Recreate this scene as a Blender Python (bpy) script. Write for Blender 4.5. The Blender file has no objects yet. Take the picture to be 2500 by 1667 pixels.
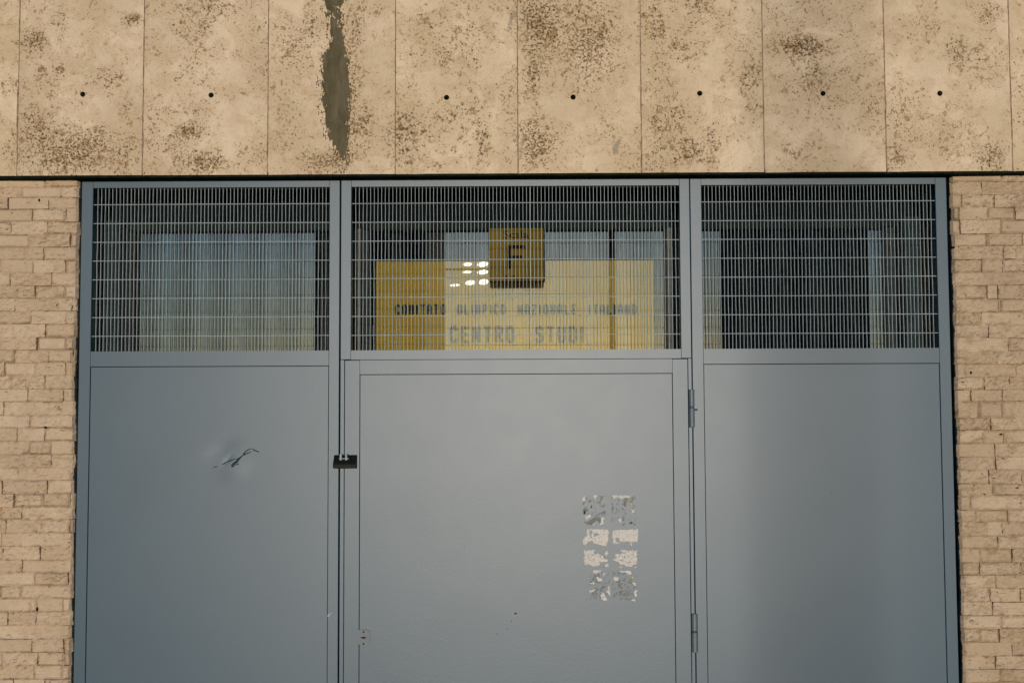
import bpy, bmesh, math, random
from mathutils import Vector, Matrix, noise
random.seed(7)
S = bpy.context.scene
C = S.collection
R = math.radians

# ---------------------------------------------------------------- camera
F_PX, D0, CAM_Z = 3472.2, 4.1667, 1.6
PITCH, ROLL, YAW = 0.0708, -0.00406, -0.00392
def ray(px, py):
    u = (px-1250)/F_PX; v = (833.5-py)/F_PX
    c, s = math.cos(ROLL), math.sin(ROLL); u, v = c*u-s*v, s*u+c*v
    d = Vector((u, math.cos(PITCH)-v*math.sin(PITCH), math.sin(PITCH)+v*math.cos(PITCH)))
    c, s = math.cos(YAW), math.sin(YAW)
    return Vector((c*d.x+s*d.y, -s*d.x+c*d.y, d.z))
def at(px, py, Y=0.0):
    """metres on the vertical plane y = Y for a measured point of the facade"""
    d = ray(px, py); t = (Y+D0)/d.y
    return (d.x*t, CAM_Z+d.z*t)
def X(px, py, Y=0.0): return at(px, py, Y)[0]
def Z(px, py, Y=0.0): return at(px, py, Y)[1]

cd = bpy.data.cameras.new('camera'); cam = bpy.data.objects.new('camera', cd); C.objects.link(cam)
cd.sensor_width = 36; cd.lens = 50.0; cd.clip_start = 0.05; cd.clip_end = 2000
f0 = ray(1250, 833.5); rx = (ray(1251, 833.5)-f0).normalized(); up = (ray(1250, 832.5)-f0).normalized()
cam.matrix_world = Matrix((( rx.x, up.x, -f0.x, 0), (rx.y, up.y, -f0.y, -D0), (rx.z, up.z, -f0.z, CAM_Z), (0, 0, 0, 1)))
S.camera = cam

# ---------------------------------------------------------------- light
SUN_EL, SUN_AZ = R(2.3), R(1.2)          # behind the camera, a touch to the right
w = bpy.data.worlds.new('World'); S.world = w; w.use_nodes = True
nt = w.node_tree; bg = nt.nodes['Background']
sky = nt.nodes.new('ShaderNodeTexSky'); sky.sky_type = 'NISHITA'; sky.sun_disc = False
sky.sun_elevation = SUN_EL; sky.sun_rotation = math.pi - SUN_AZ
sky.air_density = 1.0; sky.dust_density = .3; sky.ozone_density = 4.5
nt.links.new(sky.outputs[0], bg.inputs[0]); bg.inputs[1].default_value = 0.15
sd = bpy.data.lights.new('sun', 'SUN'); sd.energy = 1.25; sd.angle = R(2); sd.color = (1, .90, .78)
sun = bpy.data.objects.new('sun', sd); C.objects.link(sun)
sdir = Vector((math.sin(SUN_AZ)*math.cos(SUN_EL), -math.cos(SUN_AZ)*math.cos(SUN_EL), math.sin(SUN_EL)))
sun.rotation_euler = sdir.to_track_quat('Z', 'Y').to_euler()
S.view_settings.view_transform = 'Standard'; S.view_settings.look = 'None'
S.view_settings.gamma = 1; S.view_settings.use_curve_mapping = False
S.view_settings.exposure = 1.05

# ---------------------------------------------------------------- node helpers
class M:
    def __init__(s, name, rough=.6, spec=.5, metal=0, ior=None):
        s.m = bpy.data.materials.new(name); s.m.use_nodes = True
        s.t = s.m.node_tree; s.b = s.t.nodes['Principled BSDF']
        s.b.inputs['Roughness'].default_value = rough
        s.b.inputs['Specular IOR Level'].default_value = spec
        s.b.inputs['Metallic'].default_value = metal
        tc = s.t.nodes.new('ShaderNodeTexCoord'); s.co = tc.outputs['Object']
    def n(s, kind, **kw):
        nd = s.t.nodes.new(kind)
        for k, v in kw.items():
            if k.startswith('i_'):
                nd.inputs[k[2:].replace('_', ' ')].default_value = v
            else: setattr(nd, k, v)
        return nd
    def l(s, a, b): s.t.links.new(a, b)
    def noise(s, scale, detail=4, rough=.55, dist=0, co=None, stretch=None):
        nd = s.n('ShaderNodeTexNoise', i_Scale=scale, i_Detail=detail, i_Roughness=rough, i_Distortion=dist)
        c = co or s.co
        if stretch:
            mp = s.n('ShaderNodeMapping'); mp.inputs['Scale'].default_value = stretch; s.l(c, mp.inputs[0]); c = mp.outputs[0]
        s.l(c, nd.inputs['Vector']); return nd.outputs['Fac']
    def vor(s, scale, co=None, feature='F1', rnd=1):
        nd = s.n('ShaderNodeTexVoronoi', feature=feature, i_Scale=scale, i_Randomness=rnd)
        s.l(co or s.co, nd.inputs['Vector']); return nd.outputs['Distance']
    def math(s, op, a, b=None, c=None, clamp=False):
        nd = s.n('ShaderNodeMath', operation=op); nd.use_clamp = clamp
        for i, v in enumerate((a, b, c)):
            if v is None: continue
            if hasattr(v, 'links'): s.l(v, nd.inputs[i])
            else: nd.inputs[i].default_value = v
        return nd.outputs[0]
    def ramp(s, fac, lo, hi, a=0.0, b=1.0):
        nd = s.n('ShaderNodeMapRange', interpolation_type='SMOOTHSTEP')
        for k, v in (('Value', fac), ('From Min', lo), ('From Max', hi), ('To Min', a), ('To Max', b)):
            if hasattr(v, 'links'): s.l(v, nd.inputs[k])
            else: nd.inputs[k].default_value = v
        return nd.outputs[0]
    def mix(s, fac, a, b, blend='MIX'):
        nd = s.n('ShaderNodeMix', data_type='RGBA', blend_type=blend)
        for i, v in ((0, fac), (6, a), (7, b)):
            if hasattr(v, 'links'): s.l(v, nd.inputs[i])
            else: nd.inputs[i].default_value = (v if i == 0 else (*v, 1) if len(v) == 3 else v)
        return nd.outputs[2]
    def attr(s, name):
        nd = s.n('ShaderNodeAttribute', attribute_name=name); return nd.outputs['Fac']
    def color(s, v):
        if hasattr(v, 'links'): s.l(v, s.b.inputs['Base Color'])
        else: s.b.inputs['Base Color'].default_value = (*v, 1)
    def bump(s, h, strength=.3, dist=.002, prev=None):
        nd = s.n('ShaderNodeBump', i_Strength=strength, i_Distance=dist); s.l(h, nd.inputs['Height'])
        if prev: s.l(prev, nd.inputs['Normal'])
        s.l(nd.outputs[0], s.b.inputs['Normal']); return nd.outputs[0]
    def shift(s, amt):
        oi = s.n('ShaderNodeObjectInfo'); cx = s.n('ShaderNodeCombineXYZ')
        r = s.math('MULTIPLY', oi.outputs['Random'], amt)
        for i in range(3): s.l(r, cx.inputs[i])
        va = s.n('ShaderNodeVectorMath', operation='ADD'); s.l(s.co, va.inputs[0]); s.l(cx.outputs[0], va.inputs[1])
        s.co = va.outputs[0]

def mat_flat(name, col, rough=.6, spec=.4, var=.15, vs=30, metal=0, bump=0):
    m = M(name, rough, spec, metal)
    f = m.noise(vs, 5)
    d = tuple(c*(1-var) for c in col); h = tuple(min(1, c*(1+var)) for c in col)
    m.color(m.mix(m.ramp(f, .3, .7), d, h))
    if bump: m.bump(m.noise(vs*6, 3), bump, .001)
    return m.m

# travertine: smooth cream slab with brown clouding and clusters of pits; density is read from the mesh
def mat_travertine():
    m = M('travertine', .75, .25); m.shift(37.0)
    den = m.attr('pitting')
    cloud = m.noise(5, 4, .5); cloud2 = m.noise(14, 5, .6, .6)
    oi = m.n('ShaderNodeObjectInfo')
    base = m.mix(m.ramp(cloud, .35, .68), (.645, .50, .315), (.81, .645, .435))
    base = m.mix(m.math('MULTIPLY', oi.outputs['Random'], .35), base, (.60, .485, .35))
    base = m.mix(m.ramp(cloud2, .5, .78, 0, .45), base, (.50, .35, .215))
    # wormy brown veins
    n1 = m.noise(62, 9, .66, 1.1)
    th = m.math('MULTIPLY_ADD', den, -.13, .605)
    vein = m.ramp(n1, th, m.math('ADD', th, .085))
    area = m.ramp(m.noise(15, 6, .68, .5), m.math('MULTIPLY_ADD', den, -.30, .51), m.math('MULTIPLY_ADD', den, -.30, .62))
    vein = m.math('MULTIPLY', vein, m.math('MULTIPLY_ADD', area, .88, .12))
    colr = m.mix(m.noise(40, 4), (.22, .12, .035), (.43, .26, .10))
    c1 = m.mix(m.math('MULTIPLY', vein, .95), base, colr)
    c1 = m.mix(m.math('MULTIPLY', area, .26), c1, (.46, .31, .155))
    c1 = m.mix(m.ramp(m.noise(85, 6, .7, .8), .54, .68, 0, .42), c1, (.46, .295, .13))
    # ochre patches
    oc = m.ramp(m.noise(24, 6, .6, 1.0), m.math('MULTIPLY_ADD', den, -.12, .72), m.math('MULTIPLY_ADD', den, -.12, .80))
    c1 = m.mix(m.math('MULTIPLY', oc, .55), c1, (.31, .205, .07))
    # dark open pits
    n2 = m.noise(150, 4, .62, .5)
    tp = m.math('MULTIPLY_ADD', den, -.15, .67)
    pit = m.ramp(n2, tp, m.math('ADD', tp, .03))
    pit = m.math('MULTIPLY', pit, m.math('MULTIPLY_ADD', area, .8, .2))
    v = m.vor(95); big = m.ramp(v, .16, .11)
    sel = m.ramp(m.noise(17, 3), m.math('MULTIPLY_ADD', den, -.1, .69), m.math('MULTIPLY_ADD', den, -.1, .72))
    pit2 = m.math('MULTIPLY', big, sel)
    p = m.math('MAXIMUM', pit, pit2)
    c2 = m.mix(m.math('MULTIPLY', p, .88), c1, (.085, .052, .018))
    fine = m.noise(420, 3)
    c2 = m.mix(m.ramp(fine, .45, .75, 0, .3), c2, (.36, .25, .14))
    m.color(c2)
    h = m.math('SUBTRACT', m.math('MULTIPLY', fine, .15), m.math('MULTIPLY_ADD', vein, .5, p))
    m.bump(h, .55, .003)
    return m.m

def mat_rough_stone(name, stain, hi, lo):
    m = M(name, .85, .2)
    t = m.attr('tint')
    base = m.mix(t, lo, hi)
    base = m.mix(m.ramp(m.noise(9, 4), .4, .7, 0, .5), base, tuple(a*.86 for a in lo))
    br = m.ramp(m.noise(20, 12, .74, .5, stretch=(1, 1, 1.6)), .60-stain*.12, .82-stain*.12)
    c = m.mix(m.math('MULTIPLY', br, .62), base, (.27, .17, .085))
    rimf = m.math('MULTIPLY', m.ramp(m.attr('rim'), .15, 1), m.ramp(m.noise(28, 5, .65), .42, .62))
    c = m.mix(m.math('MULTIPLY', rimf, .4), c, (.30, .20, .10))
    n1 = m.noise(60, 8, .7, 1.6, stretch=(.7, 1, 1.8))
    c = m.mix(m.ramp(n1, .575-stain*.02, .69, 0, .6), c, (.30, .195, .11))
    pit = m.math('MULTIPLY', m.ramp(m.noise(130, 4, .6, .8, stretch=(.6, 1, 1.5)), .64, .67), m.ramp(m.noise(15, 3), .44, .60))
    c = m.mix(m.math('MULTIPLY', pit, .9), c, (.07, .045, .02))
    c = m.mix(m.ramp(m.noise(380, 3), .45, .8, 0, .25), c, (.33, .23, .14))
    m.color(c)
    h = m.math('SUBTRACT', m.math('MULTIPLY_ADD', n1, .9, m.math('MULTIPLY', m.noise(220, 4), .35)), pit)
    m.bump(h, .7, .004)
    return m.m

def mat_paint():
    m = M('grey_gate_paint', .40, .50, 0)
    base = m.mix(m.ramp(m.noise(3, 4), .3, .7), (.022, .066, .098), (.027, .073, .106))
    base = m.mix(m.ramp(m.noise(26, 6, .7, .6, stretch=(.5, 1, 1)), .60, .85, 0, .35), base, (.036, .066, .085))
    base = m.mix(m.ramp(m.noise(7, 6, .7, .4, stretch=(1, 1, .45)), .50, .78, 0, .30), base, (.026, .050, .066))
    sp = m.math('MULTIPLY', m.ramp(m.noise(240, 2), .745, .77), m.ramp(m.noise(7, 2), .5, .6))
    base = m.mix(m.math('MULTIPLY', sp, .4), base, (.16, .19, .20))
    m.color(base)
    r = m.ramp(m.noise(12, 5), .3, .7, .398, .404); m.l(r, m.b.inputs['Roughness'])
    b = m.bump(m.noise(230, 3, .6, 0, stretch=(.7, 1, 1)), .11, .0010)
    m.bump(m.noise(55, 2), .03, .0008, b)
    return m.m

PAINT = mat_paint()
TRAV = mat_travertine()
STONE_L = mat_rough_stone('split_stone_pale', .25, (.66, .51, .35), (.56, .42, .275))
STONE_R = mat_rough_stone('split_stone_stained', 1.0, (.62, .48, .325), (.52, .39, .25))
MORTAR = mat_flat('mortar', (.30, .21, .13), .9, .1)
JOINT = mat_flat('joint_filler', (.27, .195, .12), .9, .1, .35, 60)
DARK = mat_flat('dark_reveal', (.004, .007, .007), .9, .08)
GREENISH = mat_flat('painted_transom', (.010, .018, .014), .8, .1)
GALV = mat_flat('mesh_paint', (.36, .42, .43), .6, .3, .12, 20)
JAMB = mat_flat('jamb_paint', (.11, .115, .10), .8, .1)
TEALJ = mat_flat('teal_jamb', (.016, .030, .030), .8, .1)
STEEL = mat_flat('door_frame_steel', (.022, .028, .03), .7, .15)
GOLD = mat_flat('yellow_panel', (.56, .335, .022), .7, .2, .06, 8)
BRASS = mat_flat('bronze_plate', (.14, .098, .010), .85, .1, .10, 12)
INK = mat_flat('black_ink', (.006, .006, .007), .9, .06)
BLUEINK = mat_flat('blue_black_letters', (.012, .03, .055), .85, .1)
GREYINK = mat_flat('grey_print', (.25, .20, .09), .5, .3)
LOCKM = mat_flat('blackened_lock', (.010, .011, .007), .5, .25, .3, 80, 0, .3)
ZINC = mat_flat('zinc', (.30, .34, .33), .6, .3, .15, 90, 0)
ASPH = mat_flat('asphalt', (.055, .055, .052), .9, .2, .3, 4, 0, .3)
PLASTER = mat_flat('grey_render', (.05, .055, .055), .9, .2, .2, 2)
WINDOW = mat_flat('far_glass', (.02, .025, .03), .1, .5)
PAPER = mat_flat('sticker_paper', (.62, .585, .52), .8, .15, .14, 140)
GREYPAPER = mat_flat('worn_grey_film', (.185, .19, .18), .7, .25, .2, 120)

# olive cement smear
m = M('olive_cement', .85, .2)
c = m.mix(m.ramp(m.noise(16, 7, .65, .5, stretch=(2.2, 1, .6)), .3, .7), (.085, .070, .035), (.155, .13, .075))
c = m.mix(m.ramp(m.noise(120, 5, .7, .8, stretch=(1.5, 1, .5)), .58, .72, 0, .8), c, (.055, .045, .02))
m.color(c); m.bump(m.noise(90, 6, .65, .5, stretch=(2, 1, .5)), .6, .003); CEMENT = m.m

# thin window glass: transparent with a mirror coat following Fresnel
g = bpy.data.materials.new('window_glass'); g.use_nodes = True; t = g.node_tree; t.nodes.clear()
out = t.nodes.new('ShaderNodeOutputMaterial'); mx = t.nodes.new('ShaderNodeMixShader')
tr = t.nodes.new('ShaderNodeBsdfTransparent'); gl = t.nodes.new('ShaderNodeBsdfGlossy'); fr = t.nodes.new('ShaderNodeFresnel')
fr.inputs[0].default_value = 2.2; gl.inputs['Roughness'].default_value = 0.004; tr.inputs[0].default_value = (.86, .90, .88, 1)
gl.inputs[0].default_value = (.97, .97, .86, 1)
t.links.new(fr.outputs[0], mx.inputs[0]); t.links.new(tr.outputs[0], mx.inputs[1]); t.links.new(gl.outputs[0], mx.inputs[2]); t.links.new(mx.outputs[0], out.inputs[0])
GLASS = g

# ---------------------------------------------------------------- mesh helpers
class MB:
    def __init__(s): s.v = []; s.f = []; s.a = []
    def quad(s, *pts, a=0.0):
        i = len(s.v); s.v += [tuple(p) for p in pts]; s.f.append(tuple(range(i, i+len(pts)))); s.a.append(a)
    def box(s, x0, x1, y0, y1, z0, z1, ch=0.0):
        if x0 > x1: x0, x1 = x1, x0
        if y0 > y1: y0, y1 = y1, y0
        if z0 > z1: z0, z1 = z1, z0
        i = len(s.v)
        if ch <= 0:
            s.v += [(x, y, z) for z in (z0, z1) for y in (y0, y1) for x in (x0, x1)]
            for q in ((0, 1, 5, 4), (1, 3, 7, 5), (3, 2, 6, 7), (2, 0, 4, 6), (4, 5, 7, 6), (0, 2, 3, 1)):
                s.f.append(tuple(i+k for k in q)); s.a.append(0)
        else:   # front (low y) edges chamfered
            yb = y0+ch
            s.v += [(x0, yb, z0), (x1, yb, z0), (x1, yb, z1), (x0, yb, z1),
                    (x0+ch, y0, z0+ch), (x1-ch, y0, z0+ch), (x1-ch, y0, z1-ch), (x0+ch, y0, z1-ch),
                    (x0, y1, z0), (x1, y1, z0), (x1, y1, z1), (x0, y1, z1)]
            for q in ((4, 5, 6, 7), (0, 1, 5, 4), (1, 2, 6, 5), (2, 3, 7, 6), (3, 0, 4, 7),
                      (8, 9, 1, 0), (9, 10, 2, 1), (10, 11, 3, 2), (11, 8, 0, 3), (9, 8, 11, 10)):
                s.f.append(tuple(i+k for k in q)); s.a.append(0)
    def prism_x(s, x0, x1, yz):
        i = len(s.v); n = len(yz)
        s.v += [(x0, y, z) for y, z in yz]+[(x1, y, z) for y, z in yz]
        s.f.append(tuple(i+k for k in range(n))); s.f.append(tuple(i+n+k for k in reversed(range(n)))); s.a += [0, 0]
        for k in range(n):
            k2 = (k+1) % n; s.f.append((i+k, i+n+k, i+n+k2, i+k2)); s.a.append(0)
    def prism_y(s, y0, y1, xz):
        i = len(s.v); n = len(xz)
        s.v += [(x, y0, z) for x, z in xz]+[(x, y1, z) for x, z in xz]
        s.f.append(tuple(i+k for k in range(n))); s.f.append(tuple(i+n+k for k in reversed(range(n)))); s.a += [0, 0]
        for k in range(n):
            k2 = (k+1) % n; s.f.append((i+k, i+n+k, i+n+k2, i+k2)); s.a.append(0)
    def cyl(s, c, r, axis, h, n=20, bev=0.0):
        """axis 'x','y','z'; c = centre of the start cap"""
        prof = [(0, r-bev), (bev, r), (h-bev, r), (h, r-bev)] if bev > 0 else [(0, r), (h, r)]
        i = len(s.v)
        for d, rr in prof:
            for k in range(n):
                a = 2*math.pi*k/n; p, q = rr*math.cos(a), rr*math.sin(a)
                s.v.append({'x': (c[0]+d, c[1]+p, c[2]+q), 'y': (c[0]+p, c[1]+d, c[2]+q), 'z': (c[0]+p, c[1]+q, c[2]+d)}[axis])
        for j in range(len(prof)-1):
            for k in range(n):
                k2 = (k+1) % n; s.f.append((i+j*n+k, i+j*n+k2, i+(j+1)*n+k2, i+(j+1)*n+k)); s.a.append(0)
        s.f.append(tuple(i+k for k in range(n))); s.f.append(tuple(i+(len(prof)-1)*n+k for k in reversed(range(n)))); s.a += [0, 0]
    def build(s, name, mat, parent=None, attr=None, vattr=None, smooth=False):
        me = bpy.data.meshes.new(name)
        off = Vector(parent_loc(parent)) if parent else Vector((0, 0, 0))
        me.from_pydata([tuple(Vector(v)-off) for v in s.v], [], s.f)
        if attr:
            at_ = me.attributes.new(attr, 'FLOAT', 'FACE')
            for k, v in enumerate(s.a): at_.data[k].value = v
        if vattr:
            at_ = me.attributes.new(vattr[0], 'FLOAT', 'POINT')
            for k, v in enumerate(vattr[1]): at_.data[k].value = v
        bm = bmesh.new(); bm.from_mesh(me); bmesh.ops.recalc_face_normals(bm, faces=bm.faces); bm.to_mesh(me); bm.free()
        if smooth:
            for p in me.polygons: p.use_smooth = True
        me.materials.append(mat)
        o = bpy.data.objects.new(name, me); C.objects.link(o)
        if parent: o.parent = parent
        return o
def parent_loc(p):
    v = Vector((0, 0, 0))
    while p: v += p.location; p = p.parent
    return v
def tag(o, label=None, cat=None, group=None, kind=None):
    if label: o['label'] = label
    if cat: o['category'] = cat
    if group: o['group'] = group
    if kind: o['kind'] = kind
    return o
def thing(name, loc, label, cat, group=None):
    o = bpy.data.objects.new(name, None); C.objects.link(o); o.location = loc; o.empty_display_size = .05
    return tag(o, label, cat, group)
def fb(p, s=1.0, o=3):
    return noise.fractal(Vector(p)*s, .55, 2.0, o)

# ---------------------------------------------------------------- ground
b = MB(); b.quad((-400, -400, -.02), (400, -400, -.02), (400, 400, -.02), (-400, 400, -.02))
tag(b.build('road', ASPH), kind='structure')
b = MB(); b.box(-14, 14, -2.6, 3.5, -.019, 0.10)
tag(b.build('pavement', mat_flat('paving', (.09, .09, .085), .85, .2, .2, 3)), kind='structure')

# ---------------------------------------------------------------- stone cladding
YS = -.058                                   # face of the slabs
zb = (Z(0, 430, YS)+Z(2500, 418.6, YS)+Z(1250, 423.5, YS))/3
zt = zb+1.25
clad = thing('stone_cladding', (0, 0, zb), 'row of tall pitted cream travertine slabs above the grey gate', 'wall')
edges = [(47, 42), (352, 347), (655, 653), (965, 965), (1262, 1265), (1562, 1567), (1858, 1868), (2155, 2166), (2462, 2472)]
ex = [(X(a, 0, YS)+X(c_, 425, YS))/2 for a, c_ in edges]
ex = [ex[0]-.36*k for k in (3, 2, 1)]+ex+[ex[-1]+.36*k for k in (1, 2, 3)]
holes = [(202, 231), (515, 233), None, (1090, 239), (1399, 238), (1708, 229), (2009, 229), (2294, 229)]
blobs = [(150,370,110,55,1.0),(95,330,50,60,.9),(300,372,45,45,.75),(82,105,34,28,1.0),(150,60,14,40,.7),(130,58,14,14,.8),(275,190,38,24,.75),(322,50,22,14,1.2),(305,265,36,48,.6),(100,180,14,22,.7),
 (230,350,60,40,.8),(315,20,20,20,.4),(145,170,16,18,.7),
 (500,398,60,26,1.0),(460,322,34,20,1.1),(525,18,70,26,.8),(500,65,20,26,.8),(455,170,34,26,.5),(385,130,12,14,.8),(560,210,50,16,.4),(610,130,20,60,.4),
 (860,210,26,190,.75),(885,300,26,60,.8),(720,110,50,60,.7),(700,260,50,110,.55),(800,395,60,26,.9),(910,40,40,60,.5),(760,60,20,60,.9),(870,60,20,60,.8),
 (1130,200,60,130,.55),(1005,335,60,60,.7),(1170,90,60,60,.45),(1180,340,20,50,.8),(1220,100,30,30,.5),
 (1330,60,60,90,1.1),(1310,350,45,55,1.1),(1420,100,90,110,.95),(1430,215,70,40,.6),(1302,150,16,90,1.0),(1480,300,50,60,.6),(1540,330,20,60,.4),
 (1620,320,60,130,.8),(1828,200,26,80,.9),(1740,360,20,60,.7),(1590,60,40,60,.7),(1790,150,40,80,.55),(1680,370,40,40,.9),
 (1960,115,55,24,1.0),(1990,195,50,50,.5),(1950,360,60,50,.45),(2120,150,30,60,.3),(1920,100,30,30,.4),
 (2210,300,60,110,.65),(2260,60,50,60,.5),(2190,385,26,34,.95),(2420,385,34,34,1.0),(2340,130,30,36,.9),(2415,30,34,30,.85),(2400,160,60,60,.5),(2300,330,100,80,.45)]
bw = [(X(cx, cy, YS), Z(cx, cy, YS), rx*.0012, rz*.0012, s) for cx, cy, rx, rz, s in blobs]
SL = 1.0
def density(x, z):
    d = .26*SL
    for cx, cz, rx_, rz_, s in bw:
        q = ((x-cx)/rx_)**2+((z-cz)/rz_)**2
        if q < 6: d = max(d, s*math.exp(-q*.55))
    return d+.24*fb((x, 3.3, z), 5.0)*SL
for k in range(len(ex)-1):
    SL = [1, 1, .9, .9, 1.2, .6, 1.2, .65, 1.4, 1.0, .55, 1.0, 1, 1, 1, 1][k]
    x0, x1 = ex[k]+.0017, ex[k+1]-.0017
    hi = k-3; h = None
    if 0 <= hi < 8 and holes[hi]: h = at(*holes[hi], YS)
    elif hi >= 8 or hi < 0: h = ((x0+x1)/2, Z(1250, 231, YS))
    hr, hs = .0078, .011
    nx, nz = 34, 120
    xs = [x0+(x1-x0)*i/nx for i in range(nx+1)]; zs = [zb+(zt-zb)*i/nz for i in range(nz+1)]
    if h:
        xs = sorted([v for v in xs if abs(v-h[0]) > hs+.003]+[h[0]-hs, h[0]+hs])
        zs = sorted([v for v in zs if abs(v-h[1]) > hs+.003]+[h[1]-hs, h[1]+hs])
    rs = random.uniform(-.0012, .0012)
    b = MB(); V = []; dens = []
    for z in zs:
        for x in xs:
            e = min(x-x0, x1-x); zz = z-zb
            y = YS+rs+.0009*fb((x, k*2.0, z), 9)
            if e < 1e-6: y += .0022; x += .0009*noise.noise(Vector((k*3.1, z*40, x*50)))
            if zz < 1e-6: y += .0025; z += .0012*noise.noise(Vector((x*45, 2, 3)))
            b.v.append((x, y, z)); dens.append(density(x, z))
    n = len(xs)
    for j in range(len(zs)-1):
        for i in range(n-1):
            if h and abs((xs[i]+xs[i+1])/2-h[0]) < 1e-4 and abs((zs[j]+zs[j+1])/2-h[1]) < 1e-4:
                cs = [j*n+i, j*n+i+1, (j+1)*n+i+1, (j+1)*n+i]
                r0 = len(b.v); N = 24
                for q in range(N):
                    a = math.pi*1.25+2*math.pi*q/N
                    b.v.append((h[0]+hr*math.cos(a), YS+rs, h[1]+hr*math.sin(a))); dens.append(.3)
                for q in range(N):
                    a = math.pi*1.25+2*math.pi*q/N
                    b.v.append((h[0]+hr*math.cos(a), YS+.032, h[1]+hr*math.sin(a))); dens.append(.3)
                for sd_ in range(4):
                    fan = [r0+(sd_*N//4+q) % N for q in range(N//4+1)]
                    b.f.append(tuple([cs[sd_], cs[(sd_+1) % 4]]+fan[::-1]))
                for q in range(N): b.f.append((r0+q, r0+(q+1) % N, r0+N+(q+1) % N, r0+N+q))
            else:
                b.f.append((j*n+i, j*n+i+1, (j+1)*n+i+1, (j+1)*n+i))
    # returns (sides and underside)
    def ret(ids):
        i0 = len(b.v)
        for t_ in ids: vx = b.v[t_]; b.v.append((vx[0], YS+.032, vx[2])); dens.append(.2)
        for q in range(len(ids)-1): b.f.append((ids[q], ids[q+1], i0+q+1, i0+q))
    ret([j*n for j in range(len(zs))]); ret([j*n+n-1 for j in range(len(zs))]); ret(list(range(n)))
    b.a = [0]*len(b.f)
    o = b.build('stone_slab', TRAV, clad, vattr=('pitting', dens))
    if h:
        b = MB(); b.cyl((h[0], YS+.028, h[1]), hr*1.05, 'y', .03)
        b.build('bolt_hole', DARK, o)
# filler in the joints
b = MB()
for x in ex[1:-1]: b.box(x-.004, x+.004, YS+.0025, YS+.03, zb+.0015, zt)
b.build('joint_filler', JOINT, clad)
b = MB(); b.box(ex[0], ex[-1], YS+.004, .02, zb-.006, zb-.0006)  # shade under the slabs, put in as a near-black strip
b.build('soffit_shade', mat_flat('black_soffit_shade', (.010, .014, .008), .9, .05, .4, 40), clad)
# backing wall above the opening
b = MB(); b.box(ex[0], ex[-1], YS+.034, .45, zb+.035, zt+1.5)
b.build('backing', DARK, clad)

# ragged mask meshes: many tiny quads where f > 0
def mask_mesh(name, mat, parent, x0, x1, z0, z1, cell, y, thick, f):
    nx, nz = int((x1-x0)/cell)+1, int((z1-z0)/cell)+1
    on = {(i, j) for i in range(nx) for j in range(nz) if f(x0+(i+.5)*cell, z0+(j+.5)*cell) > 0}
    b = MB(); idx = {}
    def vid(i, j, fr):
        k = (i, j, fr)
        if k not in idx:
            idx[k] = len(b.v)
            inner = all((i-a, j-c_) in on for a in (0, 1) for c_ in (0, 1))
            jx = .35*cell*noise.noise(Vector((i*.7, j*.9, 5))); jz = .35*cell*noise.noise(Vector((i*.8, j*.7, 9)))
            b.v.append((x0+i*cell+jx, (y-(thick if inner else thick*.35)) if fr else y+.0004, z0+j*cell+jz))
        return idx[k]
    for i, j in on:
        b.f.append((vid(i, j, 1), vid(i+1, j, 1), vid(i+1, j+1, 1), vid(i, j+1, 1)))
        for (di, dj, p, q) in ((-1, 0, (i, j), (i, j+1)), (1, 0, (i+1, j), (i+1, j+1)), (0, -1, (i, j), (i+1, j)), (0, 1, (i, j+1), (i+1, j+1))):
            if (i+di, j+dj) not in on: b.f.append((vid(*p, 1), vid(*q, 1), vid(*q, 0), vid(*p, 0)))
    b.a = [0]*len(b.f)
    return b.build(name, mat, parent, smooth=False)

# cement smear: left and right outline in photo measure, by height
prof = [(-40, 788, 838, 1), (0, 791, 836, .95), (30, 797, 834, .85), (60, 803, 835, .88), (90, 806, 838, .95), (104, 806, 838, 1), (118, 800, 842, 1), (140, 789, 848, 1), (190, 786, 852, 1), (240, 788, 855, 1), (290, 793, 853, 1), (330, 800, 852, .95), (360, 815, 850, .95), (385, 828, 848, .8), (405, 832, 846, .3), (425, 815, 845, .05)]
pw = [(Z(820, p[0], YS), X(p[1], p[0], YS), X(p[2], p[0], YS), p[3]) for p in prof]
def smear(x, z):
    for (za, la, ra, sa), (zc, lc, rc, sc_) in zip(pw, pw[1:]):
        if zc <= z <= za:
            t_ = (za-z)/(za-zc); l = la+(lc-la)*t_; r = ra+(rc-ra)*t_; s = sa+(sc_-sa)*t_
            e = min(x-l, r-x)/.010
            n_ = fb((x*2.4, 0, z*.8), 55, 4)
            fine_ = fb((x*2, 4, z*.55), 170, 3)
            core = (e+1.1*n_+.5*fine_) if s > .9 else (min(e, 1.2)*s*.9+1.5*n_+1.0*fine_-.9*(1-s))
            halo = -1
            if -1.9 < e < 1.0: halo = 1.7*fine_+1.1*n_-.55-.32*abs(e)
            return max(core, halo)
    return -1
mask_mesh('cement_smear', CEMENT, clad, X(760, 200, YS), X(885, 200, YS), zb+.002, Z(820, -30, YS), .0021, YS-.0016, .0012, smear)
# grey smudges
def smudge(cx, cy, rx_, ry_, sl, seed):
    x_, z_ = at(cx, cy, YS); rx_ *= .0012; ry_ *= .0012
    return mask_mesh('grey_smudge', mat_sm, clad, x_-rx_*2, x_+rx_*2, z_-ry_*1.5, z_+ry_*1.5, .0018, YS-.0015, .0003,
        lambda x, z: 1-math.hypot((x-x_-(z-z_)*sl)/rx_, (z-z_)/ry_)+1.3*fb((x, seed, z), 70, 3))
mat_sm = mat_flat('grey_smudge', (.38, .31, .22), .8, .2, .15, 90)
smudge(1498, 368, 9, 10, .3, 1); smudge(1508, 352, 6, 8, .5, 2); smudge(1250, 50, 5, 20, .35, 3)

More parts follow.
